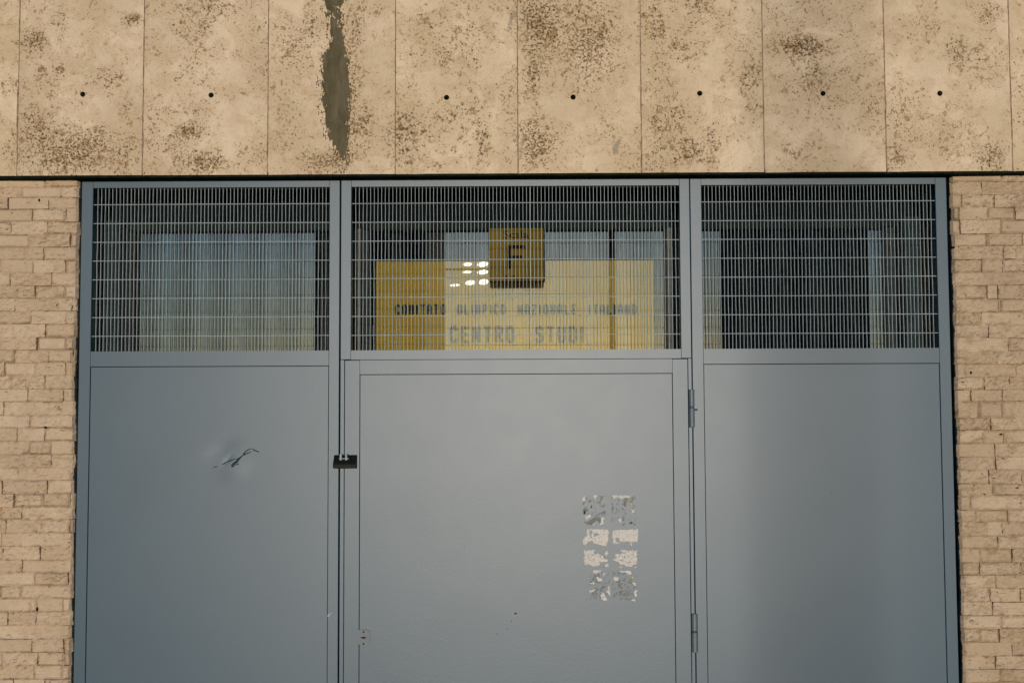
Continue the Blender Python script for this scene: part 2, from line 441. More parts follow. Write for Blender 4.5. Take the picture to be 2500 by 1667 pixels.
# ---------------------------------------------------------------- split-stone flank walls
def stone_wall(label, rows, xin, xout, YB, mat, side, ragged):
    """rows: list of (z_top, z_bot, [joint x]); wall runs from the gate edge xin outward to xout"""
    xc = (xin+xout)/2
    t_ = thing('brick_wall', (xc, 0, .1), label, 'wall', 'split stone walls beside the gate')
    b = MB(); seed = 0; rim = []
    for r, (z1, z0, js) in enumerate(rows):
        js = sorted(js)
        inner = xin+side*ragged(r)
        if side < 0:
            xs = [inner]+[j for j in reversed(js) if j < inner-.004]
            while xs[-1] > xout: xs.append(xs[-1]-random.uniform(.08, .17))
        else:
            xs = [inner]+[j for j in js if j > inner+.004]
            while xs[-1] < xout: xs.append(xs[-1]+random.uniform(.08, .17))
        for a, c_ in zip(xs, xs[1:]):
            seed += 1
            xa, xb = min(a, c_), max(a, c_)
            far = xb < -2.2 or xa > 2.2
            g_ = random.choice((-.0002, -.0002, .0001, .0004, .0009, .0014))
            tint = random.random()
            off = random.uniform(-.0045, .0015); tl = random.uniform(-.05, .05); tz = random.uniform(-.11, .07)
            rough_ = random.uniform(.0015, .0060)
            wd = xb-xa; nx = max(3, int(wd/(.02 if far else .006))); nz = 3 if far else 7
            random_edge = random.choice((.0006, .0020, .0045, .0070))
            i0 = len(b.v)
            ztop, zbo = z1-random.choice((-.0002, .0, .0002, .0006, .0011)), z0+random.choice((-.0002, .0, .0002, .0006, .0009))
            for j in range(nz+1):
                for i in range(nx+1):
                    x = xa+g_+(wd-2*g_)*i/nx; z = zbo+(ztop-zbo)*j/nz
                    ed = min(min(x-xa, xb-x)/.006, min(z-z0, z1-z)/.005, 1)
                    y = YB+off+tl*(x-xa)+tz*(z-zbo)-rough_*(.9+1.1*fb((x+seed*1.7, seed, z*1.8), 26, 3)+.9*fb((x, seed+.5, z*1.4), 80, 2))+random_edge*(1-ed)**1.5
                    if i in (0, nx): x += .0016*noise.noise(Vector((seed, z*70, i)))+(z-zbo-.019)*.05*noise.noise(Vector((seed, i, 7.7)))
                    if j in (0, nz): z += .0009*noise.noise(Vector((x*60, seed, j)))
                    if abs(x-inner) < .012 and not far: y += .010*(1-abs(x-inner)/.012)**2
                    b.v.append((x, y, z)); rim.append(1-ed)
            w_ = nx+1
            for j in range(nz):
                for i in range(nx):
                    b.f.append((i0+j*w_+i, i0+j*w_+i+1, i0+(j+1)*w_+i+1, i0+(j+1)*w_+i)); b.a.append(tint)
            ring = [i0+i for i in range(w_)]+[i0+j*w_+nx for j in range(1, nz+1)]+[i0+nz*w_+i for i in range(nx-1, -1, -1)]+[i0+j*w_ for j in range(nz-1, 0, -1)]
            k0 = len(b.v)
            for q in ring: vx = b.v[q]; b.v.append((vx[0], YB+.03, vx[2])); rim.append(1)
            for q in range(len(ring)):
                q2 = (q+1) % len(ring); b.f.append((ring[q], ring[q2], k0+q2, k0+q)); b.a.append(tint)
    b.build('bricks', mat, t_, attr='tint', vattr=('rim', rim))
    zlo, zhi = rows[-1][1], rows[0][0]
    b = MB(); b.box(xin+side*.026, xout, YB+.0045, .42, 0.1, zhi)
    b.build('mortar', MORTAR, t_)
    return t_
YB = -.012
def mk_rows(pxs, lines_hi, lines_lo, wallpx, joints_hi, joints_lo, ox):
    rows = []; 
    for k in range(len(lines_hi)-1):
        y0, y1 = 420+lines_hi[k]/2.766, 420+lines_hi[k+1]/2.766
        rows.append((Z(wallpx, y0, YB), Z(wallpx, y1, YB), [X(ox+j/2.766, (y0+y1)/2, YB) for j in joints_hi[k]]))
    for k in range(len(lines_lo)-1):
        y0, y1 = 980+lines_lo[k]/2.282, 980+lines_lo[k+1]/2.282
        rows.append((Z(wallpx, y0, YB), Z(wallpx, y1, YB), [X(ox+j/2.282, (y0+y1)/2, YB) for j in joints_lo[k]]))
    zt_ = rows[0][0]; top = [(zt_+.0385*(i+1), zt_+.0385*i, []) for i in range(2)][::-1]
    # snap neighbouring rows and carry on down to the pavement
    for k in range(1, len(rows)): rows[k] = (rows[k-1][1], rows[k][1], rows[k][2])
    z = rows[-1][1]
    while z > .14: rows.append((z, z-.0385, [random.uniform(-2.4, 2.4) for _ in range(40)] if False else [])); z -= .0385
    return top+rows
LH = [22,105,175,253,337,423,510,597,682,768,855,940,1027,1115,1203,1287,1375,1466,1549]
LJ = [[300],[150,420],[60,330],[220,450],[80,320],[200,480],[175,300],[6,225,445],[75,348],[240,440],[105,297,490],[215,445],[90,310],[15,255,445],[100,325,490],[35,245,445],[70,305,495],[190,430]]
LL = [0,77,150,220,295,368,440,513,587,658,731,804,880,953,1025,1097,1170,1246,1320,1395,1470,1545,1600]
LJ2 = [[22,345],[165],[95,250],[165,285],[3,287],[105,388],[15,265],[240,390],[8,125],[232,388],[8,122],[230,388],[6,123],[190,382],[3,120],[165,208,350],[208],[135,338],[180,355],[215,360],[190,340],[80,250]]
rowsL = mk_rows(None, LH, LL, 90, LJ, LJ2, 0)
xinL = (X(196, 470, YB)+X(175, 1667, YB))/2
def ragL(r):
    return (.004+.005*noise.noise(Vector((r*.9, 1, 1)))+(.004 if 14 < r < 20 else 0))
stone_wall('pale split stone wall left of the gate, its courses even and clean', rowsL, xinL, -2.6, YB, STONE_L, -1, ragL)
RH = [-10,70,155,240,325,418,505,592,682,767,858,950,1035,1122,1213,1300,1385,1470,1549]
RJ = [[2200],[2060],[1930,2150],[1910,2100,2290],[1915,2190],[2100,2340],[1905,2210,2290],[2065,2200],[2125],[2100,2170],[2175,2195],[2060,2250],[2105],[2240],[2165],[1950,2300],[2080,2250],[1990,2200]]
RL = [0,15,93,160,235,308,380,457,525,603,670,748,820,895,967,1040,1115,1190,1265,1340,1415,1490,1562]
RJ2 = [[1800],[1690,1820],[1750],[1710,1825],[1775,1855],[1780],[1740,1925],[1765],[1640,1920],[1665,1850],[1730,1815],[1790],[1690,1870],[1690],[1600,1780],[1750,1915],[1760],[1805],[1690,1800],[1870],[1780],[1800]]
rowsR = mk_rows(None, RH, RL, 2420, RJ, RJ2, 1650)
rowsR = [rw for rw in rowsR if rw[0]-rw[1] > .012]
for k in range(1, len(rowsR)): rowsR[k] = (rowsR[k-1][1], rowsR[k][1], rowsR[k][2])
xinR = (X(2320, 500, YB)+X(2349, 1667, YB))/2
stone_wall('brown-stained split stone wall right of the gate, rough and pitted', rowsR, xinR, 2.6, YB, STONE_R, 1,
           lambda r: .003+.004*noise.noise(Vector((r*.9, 5, 1))))
# chips missing from single stones
def chips(wall, lst):
    for cx, cy, ra, rb in lst:
        n_ = 12; k_ = random.random()*9
        P = [at(cx+ra*math.cos(2*math.pi*a/n_)*(1+.45*noise.noise(Vector((a, k_, 1)))), cy+rb*math.sin(2*math.pi*a/n_)*(1+.45*noise.noise(Vector((a, k_, 4)))), YB) for a in range(n_)]
        b = MB(); b.prism_y(YB-.0065, YB+.005, P); b.build('chipped_pit', DARK, wall)
WL, WR = [o for o in C.objects if o.name.startswith('brick_wall')]
chips(WL, [(145, 746, 6.5, 3.6), (126, 583, 6, 2), (97, 490, 2.5, 4), (112, 1043, 4, 2.4), (92, 1486, 2.2, 6)])
chips(WR, [(2369, 910, 2.2, 3.4), (2442, 1060, 4, 2), (2326, 605, 4, 3), (2425, 1470, 4, 1.6)])

# ---------------------------------------------------------------- gate
xG0 = (X(200.6, 445)+X(177.5, 1667))/2; xG1 = (X(2309.8, 440)+X(2341.5, 1667))/2
xA = (X(831.5, 440)+X(825.5, 1667))/2; xB = (X(1684.3, 440)+X(1699.5, 1667))/2
zTop = zb+.03; zBot = .13; GAP = .0016; DEP = .04
zM1 = (Z(222, 858.5)+Z(1250, 854)+Z(2293, 849))/3
zM0 = (Z(515, 457)+Z(1250, 455)+Z(2000, 452))/3
zP = (Z(222, 895)+Z(2293, 886))/2
gateg = 'grey steel sections of the gate'

def frame(b, x0, x1, z0, z1, wl, wr, wb, wt, y0=0.0, y1=DEP, ch=.0012):
    b.box(x0, x0+wl, y0, y1, z0, z1, ch); b.box(x1-wr, x1, y0, y1, z0, z1, ch)
    b.box(x0+wl, x1-wr, y0+.0002, y1, z1-wt, z1, 0); 
    if wb: b.box(x0+wl, x1-wr, y0+.0002, y1, z0, z0+wb, 0)

def grille(parent, x0, x1, extra=None, seed=0):
    """thin upright flats with round cross rods welded on; uprights are slightly bent"""
    b = MB(); n = int(round((x1-x0)/.01102)); rnd = random.Random(seed)
    zr = [Z(1250, 494.5+46*k) for k in range(8)]
    hw = .0006
    for i in range(n+1):
        x = x0+(x1-x0)*i/n
        if x < x0+.001 or x > x1-.001: continue
        w_ = .0011 if (extra and abs(x-extra) < .006) else hw
        zs_ = [zM0+.012]+[z+d for z in zr for d in (.012, -.012)]+[zM1-.012]
        zs_ = sorted(zs_, reverse=True)
        pts = []
        ph = rnd.uniform(-.0003, .0003)
        for k, z in enumerate(zs_):
            mid = 1 if 0 < k < len(zs_)-1 else .2
            pts.append((x+ph*.5+rnd.uniform(-.0005, .0005)*mid, z))
        i0 = len(b.v)
        for px_, pz in pts: b.v += [(px_-w_, .0105, pz), (px_+w_, .0105, pz), (px_+w_, .0215, pz), (px_-w_, .0215, pz)]
        for k in range(len(pts)-1):
            o = i0+k*4
            for q in range(4): b.f.append((o+q, o+(q+1) % 4, o+4+(q+1) % 4, o+4+q)); b.a.append(0)
    for z in zr:
        m_ = 24; r = .00115; i0 = len(b.v)
        for i in range(m_+1):
            x = x0+(x1-x0)*i/m_; dz = .0008*noise.noise(Vector((x*3, seed, z*9)))
            for q in range(6):
                a = math.pi*q/3; b.v.append((x, .0085+r*math.cos(a), z+dz+r*math.sin(a)))
        for i in range(m_):
            for q in range(6): b.f.append((i0+i*6+q, i0+i*6+(q+1) % 6, i0+(i+1)*6+(q+1) % 6, i0+(i+1)*6+q)); b.a.append(0)
    return b.build('grille', GALV, parent)

def panel(parent, x0, x1, z0, z1, y=.003, dents=(), step=.02, name='panel'):
    nx, nz = int((x1-x0)/step), int((z1-z0)/step)
    xs = [x0+(x1-x0)*i/nx for i in range(nx+1)]; zs = [z0+(z1-z0)*i/nz for i in range(nz+1)]
    for dx, dz, sx, sz, am, sl in dents:
        xs += [dx+(k-20)*sx/6 for k in range(41) if x0 < dx+(k-20)*sx/6 < x1]; zs += [dz+(k-20)*sz/6 for k in range(41) if z0 < dz+(k-20)*sz/6 < z1]
    def uniq(a):
        a = sorted(a); o = [a[0]]
        for v in a[1:]:
            if v-o[-1] > .0012: o.append(v)
        o[-1] = a[-1]; return o
    xs, zs = uniq(xs), uniq(zs)
    b = MB()
    for z in zs:
        for x in xs:
            yy = y+.00018*fb((x, 2, z), 2.6, 2)
            for dx, dz, sx, sz, am, sl in dents:
                u = (x-dx)/sx; v = (z-dz-(x-dx)*sl)/sz
                yy += am*math.exp(-u*u-v*v)
            b.v.append((x, yy, z))
    n = len(xs)
    for j in range(len(zs)-1):
        for i in range(n-1): b.f.append((j*n+i, j*n+i+1, (j+1)*n+i+1, (j+1)*n+i))
    i0 = len(b.v); loop = list(range(n))+[j*n+n-1 for j in range(1, len(zs))]+[(len(zs)-1)*n+i for i in range(n-2, -1, -1)]+[j*n for j in range(len(zs)-2, 0, -1)]
    for q in loop: vx = b.v[q]; b.v.append((vx[0], .018, vx[2]))
    for q in range(len(loop)):
        q2 = (q+1) % len(loop); b.f.append((loop[q], loop[q2], i0+q2, i0+q))
    b.a = [0]*len(b.f); o = b.build(name, PAINT, parent); nf = (len(xs)-1)*(len(zs)-1)
    for k_, p in enumerate(o.data.polygons):
        p.use_smooth = abs(p.normal.y) > .7
    for e_ in o.data.edges: pass
    o.data.set_sharp_from_angle(angle=R(40))
    return o

def blob_part(name, mat, parent, pts, Y, th):
    b = MB(); b.prism_y(Y-th, Y, [at(px, py, 0) for px, py in pts]); return b.build(name, mat, parent)

# left section
L = thing('gate_section', ((xG0+xA)/2, .02, zBot), 'left section of the grey steel gate with a slashed dent in its panel', 'gate', gateg)
mx0 = (X(227, 455)+X(222, 858))/2; mx1 = (X(804.3, 455)+X(802, 857))/2
b = MB(); b.box(xG0, mx0, 0, DEP, zBot, zTop, .0014); b.box(mx1, xA-GAP, 0, DEP, zBot, zTop, .0014)
b.box(mx0, mx1, .0002, DEP, zM0, zTop); b.box(mx0, mx1, .0002, DEP, zP, zM1); b.box(mx0, mx1, .0002, DEP, zBot, zBot+.08)
b.build('frame', PAINT, L)
grille(L, mx0, mx1, seed=1)
dx, dz = at(548, 1118)
dents = [(X(540, 1095), Z(540, 1095), .042, .022, .0008, .35), (X(572, 1150), Z(572, 1150), .038, .028, -.0007, .2), (X(556, 1122), Z(556, 1122), .014, .010, .0005, .8)]
pl = panel(L, mx0+.0012, mx1-.0012, zBot+.082, zP-.0022, dents=dents)
b = MB(); b.box(mx0, mx1, .0185, .030, zBot+.08, zP); b.build('backing_sheet', DARK, L)
def tp(cx, cy): return (500+cx/12.06, 1060+cy/12.06)
tears = [[(480,890),(560,850),(640,800),(740,760),(860,725),(960,708),(975,718),(860,745),(745,790),(650,815),(570,872),(490,898)],
 [(780,960),(785,890),(830,840),(890,800),(930,765),(985,700),(1060,645),(1110,612),(1120,625),(1060,690),(1020,735),(960,820),(900,870),(830,905),(815,930)],
 [(790,965),(830,925),(880,900),(945,872),(965,880),(975,850),(990,850),(985,885),(955,893),(895,905),(820,962)],
 [(1110,608),(1150,545),(1200,490),(1260,450),(1330,418),(1390,425),(1390,438),(1330,435),(1270,465),(1210,510),(1170,560),(1200,590),(1160,620)],
 [(1370,425),(1400,428),(1590,508),(1592,530),(1480,492),(1400,455)],
 [(1200,575),(1250,545),(1310,530),(1345,490),(1360,500),(1320,545),(1260,562),(1215,590)],
 [(230,970),(300,948),(360,930),(370,935),(310,968),(240,975)]]
cutm = mat_flat('torn_metal_edge', (.022, .036, .042), .8, .1)
b = MB()
for tr_ in tears: b.prism_y(-.0030, .0025, [at(*tp(*p)) for p in tr_])
b.build('tear', cutm, pl)
b = MB(); b.prism_y(-.0033, .0, [at(*tp(*p)) for p in [(1345,462),(1410,458),(1440,478),(1380,490)]]); b.build('bright_chip', ZINC, pl)

# middle section
Mg = thing('gate_section', ((xA+xB)/2, .02, zBot), 'middle section of the grey steel gate, frame and grille over the locked door', 'gate', gateg)
m2 = (X(858, 455)+X(857, 856))/2; m3 = (X(1658, 455)+X(1662, 856))/2
xD0 = (X(842, 877)+X(838, 1667))/2; xD1 = (X(1679, 877)+X(1688, 1667))/2; zD = Z(1250, 877.5)
xM0 = xA+GAP; xM1 = xB-GAP
b = MB()
b.box(xM0, m2, 0, DEP, zD+.0012, zTop, .0014); b.box(m3, xM1, 0, DEP, zD+.0012, zTop, .0014)
b.box(m2, m3, .0002, DEP, zM0, zTop); b.box(m2, m3, .0002, DEP, zD+.0012, zM1)
b.box(xM0, xD0-.0008, .0005, DEP, zBot, zD+.0012, .0012); b.box(xD1+.0008, xM1, .0005, DEP, zBot, zD+.0012, .0012)
b.build('frame', PAINT, Mg)
grille(Mg, m2, m3, extra=X(1293.6, 650), seed=2)
# the door is hung in the middle section
Dr = thing('door', ((xD0+xD1)/2, .02, zBot+.02), 'padlocked grey steel door below the middle grille, torn stickers on it', 'door')
p0 = (X(879, 913)+X(875.6, 1667))/2; p1 = (X(1642, 911)+X(1649, 1667))/2; zDP = (Z(879, 913.5)+Z(1642, 911))/2
b = MB(); yd = -.0016
b.box(xD0, p0, yd, DEP-.004, zBot+.02, zD-.0006, .0012); b.box(p1, xD1, yd, DEP-.004, zBot+.02, zD-.0006, .0012)
b.box(p0, p1, yd+.0002, DEP-.004, zDP, zD-.0006); b.box(p0, p1, yd+.0002, DEP-.004, zBot+.02, zBot+.10)
b.build('door_frame', PAINT, Dr)
dp = panel(Dr, p0+.0012, p1-.0012, zBot+.102, zDP-.0022, y=.0012, name='door_panel')
b = MB(); b.box(p0, p1, .0185, .030, zBot+.10, zDP); b.build('backing_sheet', DARK, Dr)
# keyhole plate
HINGE0 = mat_flat('plate_paint', (.05, .080, .098), .42, .5, .1, 60)
def kp(cx, cy): return at(830+cx/11.2, 1470+cy/11.2)
pts = [kp(512, 760), kp(600, 738), kp(720, 742), kp(790, 765), kp(820, 800), kp(822, 1095), kp(800, 1135), kp(740, 1158), kp(650, 1165), kp(560, 1152), kp(507, 1135)]
b = MB(); b.prism_y(-.0050, .0015, pts); lp = b.build('lock_plate', HINGE0, Dr)
b = MB(); b.prism_y(-.0054, -.0030, [kp(565, 945), kp(620, 942), kp(635, 930), kp(665, 930), kp(680, 945), kp(730, 947), kp(730, 968), kp(680, 970), kp(665, 985), kp(635, 985), kp(620, 970), kp(565, 968)])
b.build('keyhole', INK, lp)
for cy in (800, 1125):
    x_, z_ = kp(648, cy); b = MB(); b.cyl((x_, -.0062, z_), .0028, 'y', .002, 14, .0006); b.build('screw', STEEL, lp)
# hinges
HINGE = mat_flat('hinge_sheen_paint', (.11, .14, .155), .45, .5, .1, 60)  # lighter than the gate paint, in place of sheen the round knuckles lack
def hinge(cx0, cx1, ya, yb_, yj):
    xc = (X(cx0, ya)+X(cx1, ya))/2; r = (X(cx1, ya)-X(cx0, ya))/2
    h_ = bpy.data.objects.new('hinge', None)
    zt_, zj, zb_ = Z(1690, ya), Z(1690, yj), Z(1690, yb_)
    h_.location = Vector((xc, -.004, zb_))-Dr.location; C.objects.link(h_); h_.parent = Dr
    for za, zc in ((zb_, zj-.0022), (zj+.0022, zt_)):
        b = MB(); b.cyl((xc, -.004, za), r, 'z', zc-za, 32, .0012); b.build('knuckle', HINGE, h_, smooth=False)
    b = MB(); b.cyl((xc, -.004, zj-.0022), r*.98, 'z', .0008, 20); b.cyl((xc, -.004, zj-.0008), r*.93, 'z', .0016, 20); b.cyl((xc, -.004, zj+.0014), r*.8, 'z', .0008, 20)
    b.build('washer', PAINT, h_)
    return h_
hinge(1680.5, 1694.5, 951, 1043, 994.5)
hinge(1687, 1702.5, 1497, 1591, 1541)
x_, z_ = at(1699, 1000); b = MB(); b.cyl((x_-.006, -.003, z_), .0022, 'x', .010, 12, .0005); b.build('grease_nipple', LOCKM, Dr)
# marks on the door
spots = [(1258, 1497, 4, 2.4), (1249, 1516, 1.3, 1.3), (1238, 1534, .8, 1.8), (1213, 1547, 1.0, 1.4), (1133, 1334, 1.2, 1.0)]
b = MB()
for cx, cy, ra, rb in spots:
    b.prism_y(-.0016, .003, [at(cx+ra*math.cos(a*math.pi/4)*random.uniform(.6, 1.1), cy+rb*math.sin(a*math.pi/4)*random.uniform(.6, 1.1)) for a in range(8)])
b.build('dark_fleck', cutm, dp)
b = MB(); chips = [(1325, 1393, 3, 2), (1372, 1537, 2.5, 1.4), (1042, 1508, 3, 1), (1020, 1509, 2, 1.4), (1597, 1505, 2.5, 1), (1580, 1592, 2, 1.3), (1401, 1252, 3, 1), (1104, 1218, 1.5, 1.2), (1190, 1252, 2, .8), (1272, 1253, 2, .8)]
for cx, cy, ra, rb in chips:
    b.prism_y(-.0012, .003, [at(cx+ra*math.cos(a*math.pi/4)*random.uniform(.6, 1.1), cy+rb*math.sin(a*math.pi/4)*random.uniform(.6, 1.1)) for a in range(8)])
ln = [(1000, 1543), (1060, 1555), (1120, 1564), (1180, 1572), (1240, 1581), (1300, 1588), (1345, 1596)]
for (xa_, ya_), (xb_, yb_) in zip(ln, ln[1:]):
    b.prism_y(-.0008, .003, [at(xa_, ya_-.3), at(xb_, yb_-.3), at(xb_, yb_+.35), at(xa_, ya_+.35)])
b.build('pale_scratch', mat_flat('scratched_paint', (.27, .30, .31), .5, .3), dp)

# right section
Rg = thing('gate_section', ((xB+xG1)/2, .02, zBot), 'right section of the grey steel gate, smooth plain panel below the grille', 'gate', gateg)
q0 = (X(1712.5, 452)+X(1718.5, 850)+X(1718, 887)+X(1726.7, 1667))/4; q1 = (X(2284.5, 452)+X(2293, 849)+X(2294, 887)+X(2309.5, 1667))/4
b = MB(); b.box(xB, q0, 0, DEP, zBot, zTop, .0014); b.box(q1, xG1, 0, DEP, zBot, zTop, .0014)
b.box(q0, q1, .0002, DEP, zM0, zTop); b.box(q0, q1, .0002, DEP, zP, zM1); b.box(q0, q1, .0002, DEP, zBot, zBot+.08)
b.build('frame', PAINT, Rg)
grille(Rg, q0, q1, seed=3)
pr = panel(Rg, q0+.0012, q1-.0012, zBot+.082, zP-.0022)
b = MB(); b.box(q0, q1, .0185, .030, zBot+.08, zP); b.build('backing_sheet', DARK, Rg)
b = MB(); b.prism_y(-.001, .003, [at(2030.5, 1203), at(2032, 1203), at(2032, 1207), at(2030, 1207)]); b.build('pale_chip', ZINC, pr)
b = MB(); b.prism_y(-.0008, .01, [at(798, 1502), at(804, 1497), at(810, 1494), at(806, 1501), at(801, 1507)]); b.build('pale_chip', ZINC, L)

# padlock and its eyes
def lk(cx, cy, Y=0.0): return at(780+cx/15.68, 1080+cy/15.68, Y)
b = MB()
for ca, cb in ((775, 858), (985, 1062)):
    xa_, za_ = lk(ca, 445, -.03); xb_, zb_ = lk(cb, 680, -.03)
    b.box(xa_, xb_, -.036, 0, zb_, za_, .0008)
b.build('padlock_eye', ZINC, Dr)
xa_, zt_ = lk(560, 505, -.015); xb_, _ = lk(1425, 505, -.015); zr_ = lk(900, 838, -.046)[1]; zl_ = lk(900, 985, -.044)[1]
pk = thing('padlock', ((xa_+xb_)/2, -.03, zl_), 'small black padlock hanging through two pale eyes on the door edge', 'padlock')
b = MB(); b.prism_x(xa_, xb_, [(-.010, zt_+.0005), (-.0135, zt_+.002), (-.0455, zr_+.0015), (-.047, zr_-.001), (-.0450, zl_+.0010), (-.0435, zl_), (-.0080, zl_+.010)])
b.build('body', LOCKM, pk)
b = MB(); x0_, z0_ = lk(740, 620, -.034); x1_, _ = lk(1115, 620, -.034); b.cyl((x0_, -.0335, z0_), .0016, 'x', x1_-x0_, 12, .0004); b.build('shackle', ZINC, pk)

# ---------------------------------------------------------------- torn stickers
def st(cx, cy): return (1400+cx/4.9, 1180+cy/4.9)
def inpoly(x, z, poly):
    c_ = False; n = len(poly)
    for i in range(n):
        (xa_, za_), (xb_, zb_) = poly[i], poly[(i+1) % n]
        if (za_ > z) != (zb_ > z) and x < (xb_-xa_)*(z-za_)/(zb_-za_)+xa_: c_ = not c_
    return c_
COLS = {'w': PAPER, 'g': GREYPAPER, 'k': INK, 'y': mat_flat('yellow_ink', (.55, .40, .10), .6, .3), 't': mat_flat('teal_ink', (.03, .10, .12), .6, .3)}
def sticker(label, pieces, holes_=(), frag=0.0, bbox=None):
    """pieces: (colour, polygon) in the measure of the sticker close-up; torn by noise at the rim"""
    allp = [p for _, pl_ in pieces for p in pl_]
    if bbox: allp += [(bbox[0], bbox[1]), (bbox[2], bbox[3])]
    w_ = [at(*st(*p)) for p in allp]; xs = [p[0] for p in w_]; zs = [p[1] for p in w_]
    o = thing('sticker', ((min(xs)+max(xs))/2, -.001, min(zs)), label, 'sticker', 'torn stickers on the grey door')
    YF = -.0004
    hw_ = [[at(*st(*p)) for p in hh] for hh in holes_]
    byc = {}
    for c_, polys in [(c_, [[at(*st(*q)) for q in p]]) for c_, p in pieces]:
        px_ = [q[0] for p in polys for q in p]; pz = [q[1] for p in polys for q in p]
        def f(x, z, polys=polys, c_=c_):
            dx_ = .0022*noise.noise(Vector((x*330, z*330, 3.0)))+.0026*noise.noise(Vector((x*90, z*90, 8.0))); dz_ = .0022*noise.noise(Vector((x*330, z*330, 13.0)))+.0022*noise.noise(Vector((x*90, z*90, 28.0)))
            if not any(inpoly(x+dx_, z+dz_, p) for p in polys): return -1
            if any(inpoly(x+dx_, z+dz_, p) for p in hw_): return -1
            if c_ == 'w' and fb((x, 7, z), 200, 2) > .62-frag: return -1
            return 1
        mask_mesh('paper_remnant' if c_ == 'w' else 'ink_remnant', COLS[c_], o, min(px_)-.002, max(px_)+.002, min(pz)-.002, max(pz)+.002, .0009, YF-(.0004 if c_ != 'g' else 0), .0002, f)
    if bbox:
        (xa_, za_), (xb_, zb_) = at(*st(bbox[0], bbox[1])), at(*st(bbox[2], bbox[3]))
        sd_ = xa_*7
        mask_mesh('worn_film', GREYPAPER, o, xa_, xb_, zb_, za_, .0010, YF+.0002, .0002,
                  lambda x, z: fb((x+sd_, 1.5, z-(x*.6)), 75, 4)*1.3+.8*fb((x, 4+sd_, z), 260, 3)-.50)
    return o
sticker('worn grey sticker remnant, top left of the torn stickers, two dark dashes', [
 ('w', [(105,210),(100,185),(125,150),(140,145),(150,190),(125,212)]), ('w', [(225,155),(245,140),(285,142),(270,170),(255,190),(240,170)]),
 ('w', [(148,440),(147,385),(180,375),(215,370),(200,405),(170,412)]), ('w', [(325,410),(350,405),(375,405),(360,440),(358,480),(315,495),(330,450)]),
 ('w', [(228,500),(240,480),(250,485),(245,505)]), ('g', [(115,462),(180,452),(240,405),(300,398),(325,405),(325,470),(310,480),(300,450),(270,440),(240,470),(210,495),(160,495),(150,475)]),
 ('k', [(208,262),(222,262),(222,300),(212,300)]), ('k', [(122,322),(138,322),(145,365),(130,368)]), ('k', [(200,375),(212,372),(212,382),(200,382)]), ('y', [(350,208),(372,205),(366,222),(352,222)])], bbox=(110, 150, 385, 400))
sticker('worn grey sticker remnant, top right of the torn stickers, white strip above', [
 ('w', [(460,143),(540,143),(538,165),(500,172),(490,186),(470,165)]), ('w', [(548,143),(680,143),(672,168),(610,165),(585,180),(560,178),(548,165)]),
 ('w', [(680,325),(700,315),(720,308),(716,330),(738,347),(695,350)]), ('w', [(538,430),(552,412),(575,420),(575,450),(550,472),(540,455)]),
 ('k', [(682,325),(694,325),(692,338),(682,336)]), ('k', [(552,425),(560,428),(572,442),(568,450),(555,438)]), ('y', [(672,240),(690,236),(705,246),(690,262),(674,256)]),
 ('t', [(668,465),(685,450),(700,455),(712,470),(700,485),(680,490),(668,480)]), ('g', [(596,200),(635,200),(632,275),(600,270)])], bbox=(455, 150, 740, 500))
sticker('cream paper sticker with a torn hole, left of the second row', [
 ('w', [(155,547),(400,545),(412,575),(414,630),(410,690),(395,742),(330,740),(300,725),(240,718),(232,690),(205,688),(180,700),(135,735),(118,725),(112,680),(130,640),(165,610)])],
 [[(190,560),(222,560),(226,590),(210,610),(225,660),(205,650),(190,600)], [(235,600),(262,592),(310,605),(300,618),(265,630),(250,642),(240,625)]])
sticker('cream paper sticker, the most complete, right of the second row', [
 ('w', [(468,575),(480,560),(520,555),(770,548),(772,600),(768,660),(765,695),(740,697),(590,690),(585,698),(548,690),(546,712),(510,722),(468,724)]), ('w', [(678,700),(695,697),(694,750),(682,750)])],
 [[(500,655),(520,650),(535,645),(545,660),(550,705),(525,705),(512,675)]])
sticker('cream speckled sticker with a ragged foot, left of the third row', [
 ('w', [(125,795),(180,798),(240,793),(262,797),(240,820),(245,835),(290,835),(325,855),(355,865),(375,905),(410,910),(405,940),(370,935),(318,945),(315,975),(285,988),(250,985),(205,990),(200,965),(135,968),(120,910),(120,880),(140,865),(125,830)]),
 ('w', [(360,835),(385,815),(405,805),(410,840),(395,862)]), ('w', [(378,965),(420,955),(424,995),(385,998)]), ('k', [(358,872),(370,872),(378,882),(366,886)])], frag=.22)
sticker('cream speckled sticker torn on its left side, right of the third row', [
 ('w', [(552,800),(590,793),(640,800),(680,805),(757,797),(757,965),(720,968),(690,990),(650,992),(600,970),(560,965),(530,930),(500,925),(468,908),(490,895),(515,880),(495,860),(500,845),(560,840),(620,828),(570,812)]),
 ('w', [(720,995),(745,990),(757,1005),(735,1008)]), ('w', [(540,998),(585,985),(588,1000),(560,1006)])], frag=.26)
sticker('patchy grey sticker remnant, bottom left of the torn stickers', [
 ('w', [(222,1068),(235,1035),(330,1035),(318,1068),(260,1075)]), ('w', [(348,1090),(370,1062),(385,1065),(365,1102),(350,1100)]),
 ('w', [(278,1105),(300,1125),(340,1140),(340,1160),(285,1168),(280,1140)]), ('w', [(190,1185),(240,1178),(250,1205),(215,1205)]), ('w', [(190,1282),(240,1270),(262,1272),(230,1298),(195,1297)]),
 ('w', [(415,1240),(430,1210),(434,1335),(415,1320),(383,1285),(410,1272)]), ('w', [(315,1340),(360,1300),(375,1330),(390,1365),(408,1390),(370,1398),(340,1385)]),
 ('k', [(238,1283),(255,1280),(262,1286),(245,1292)])], bbox=(190, 1060, 430, 1400))
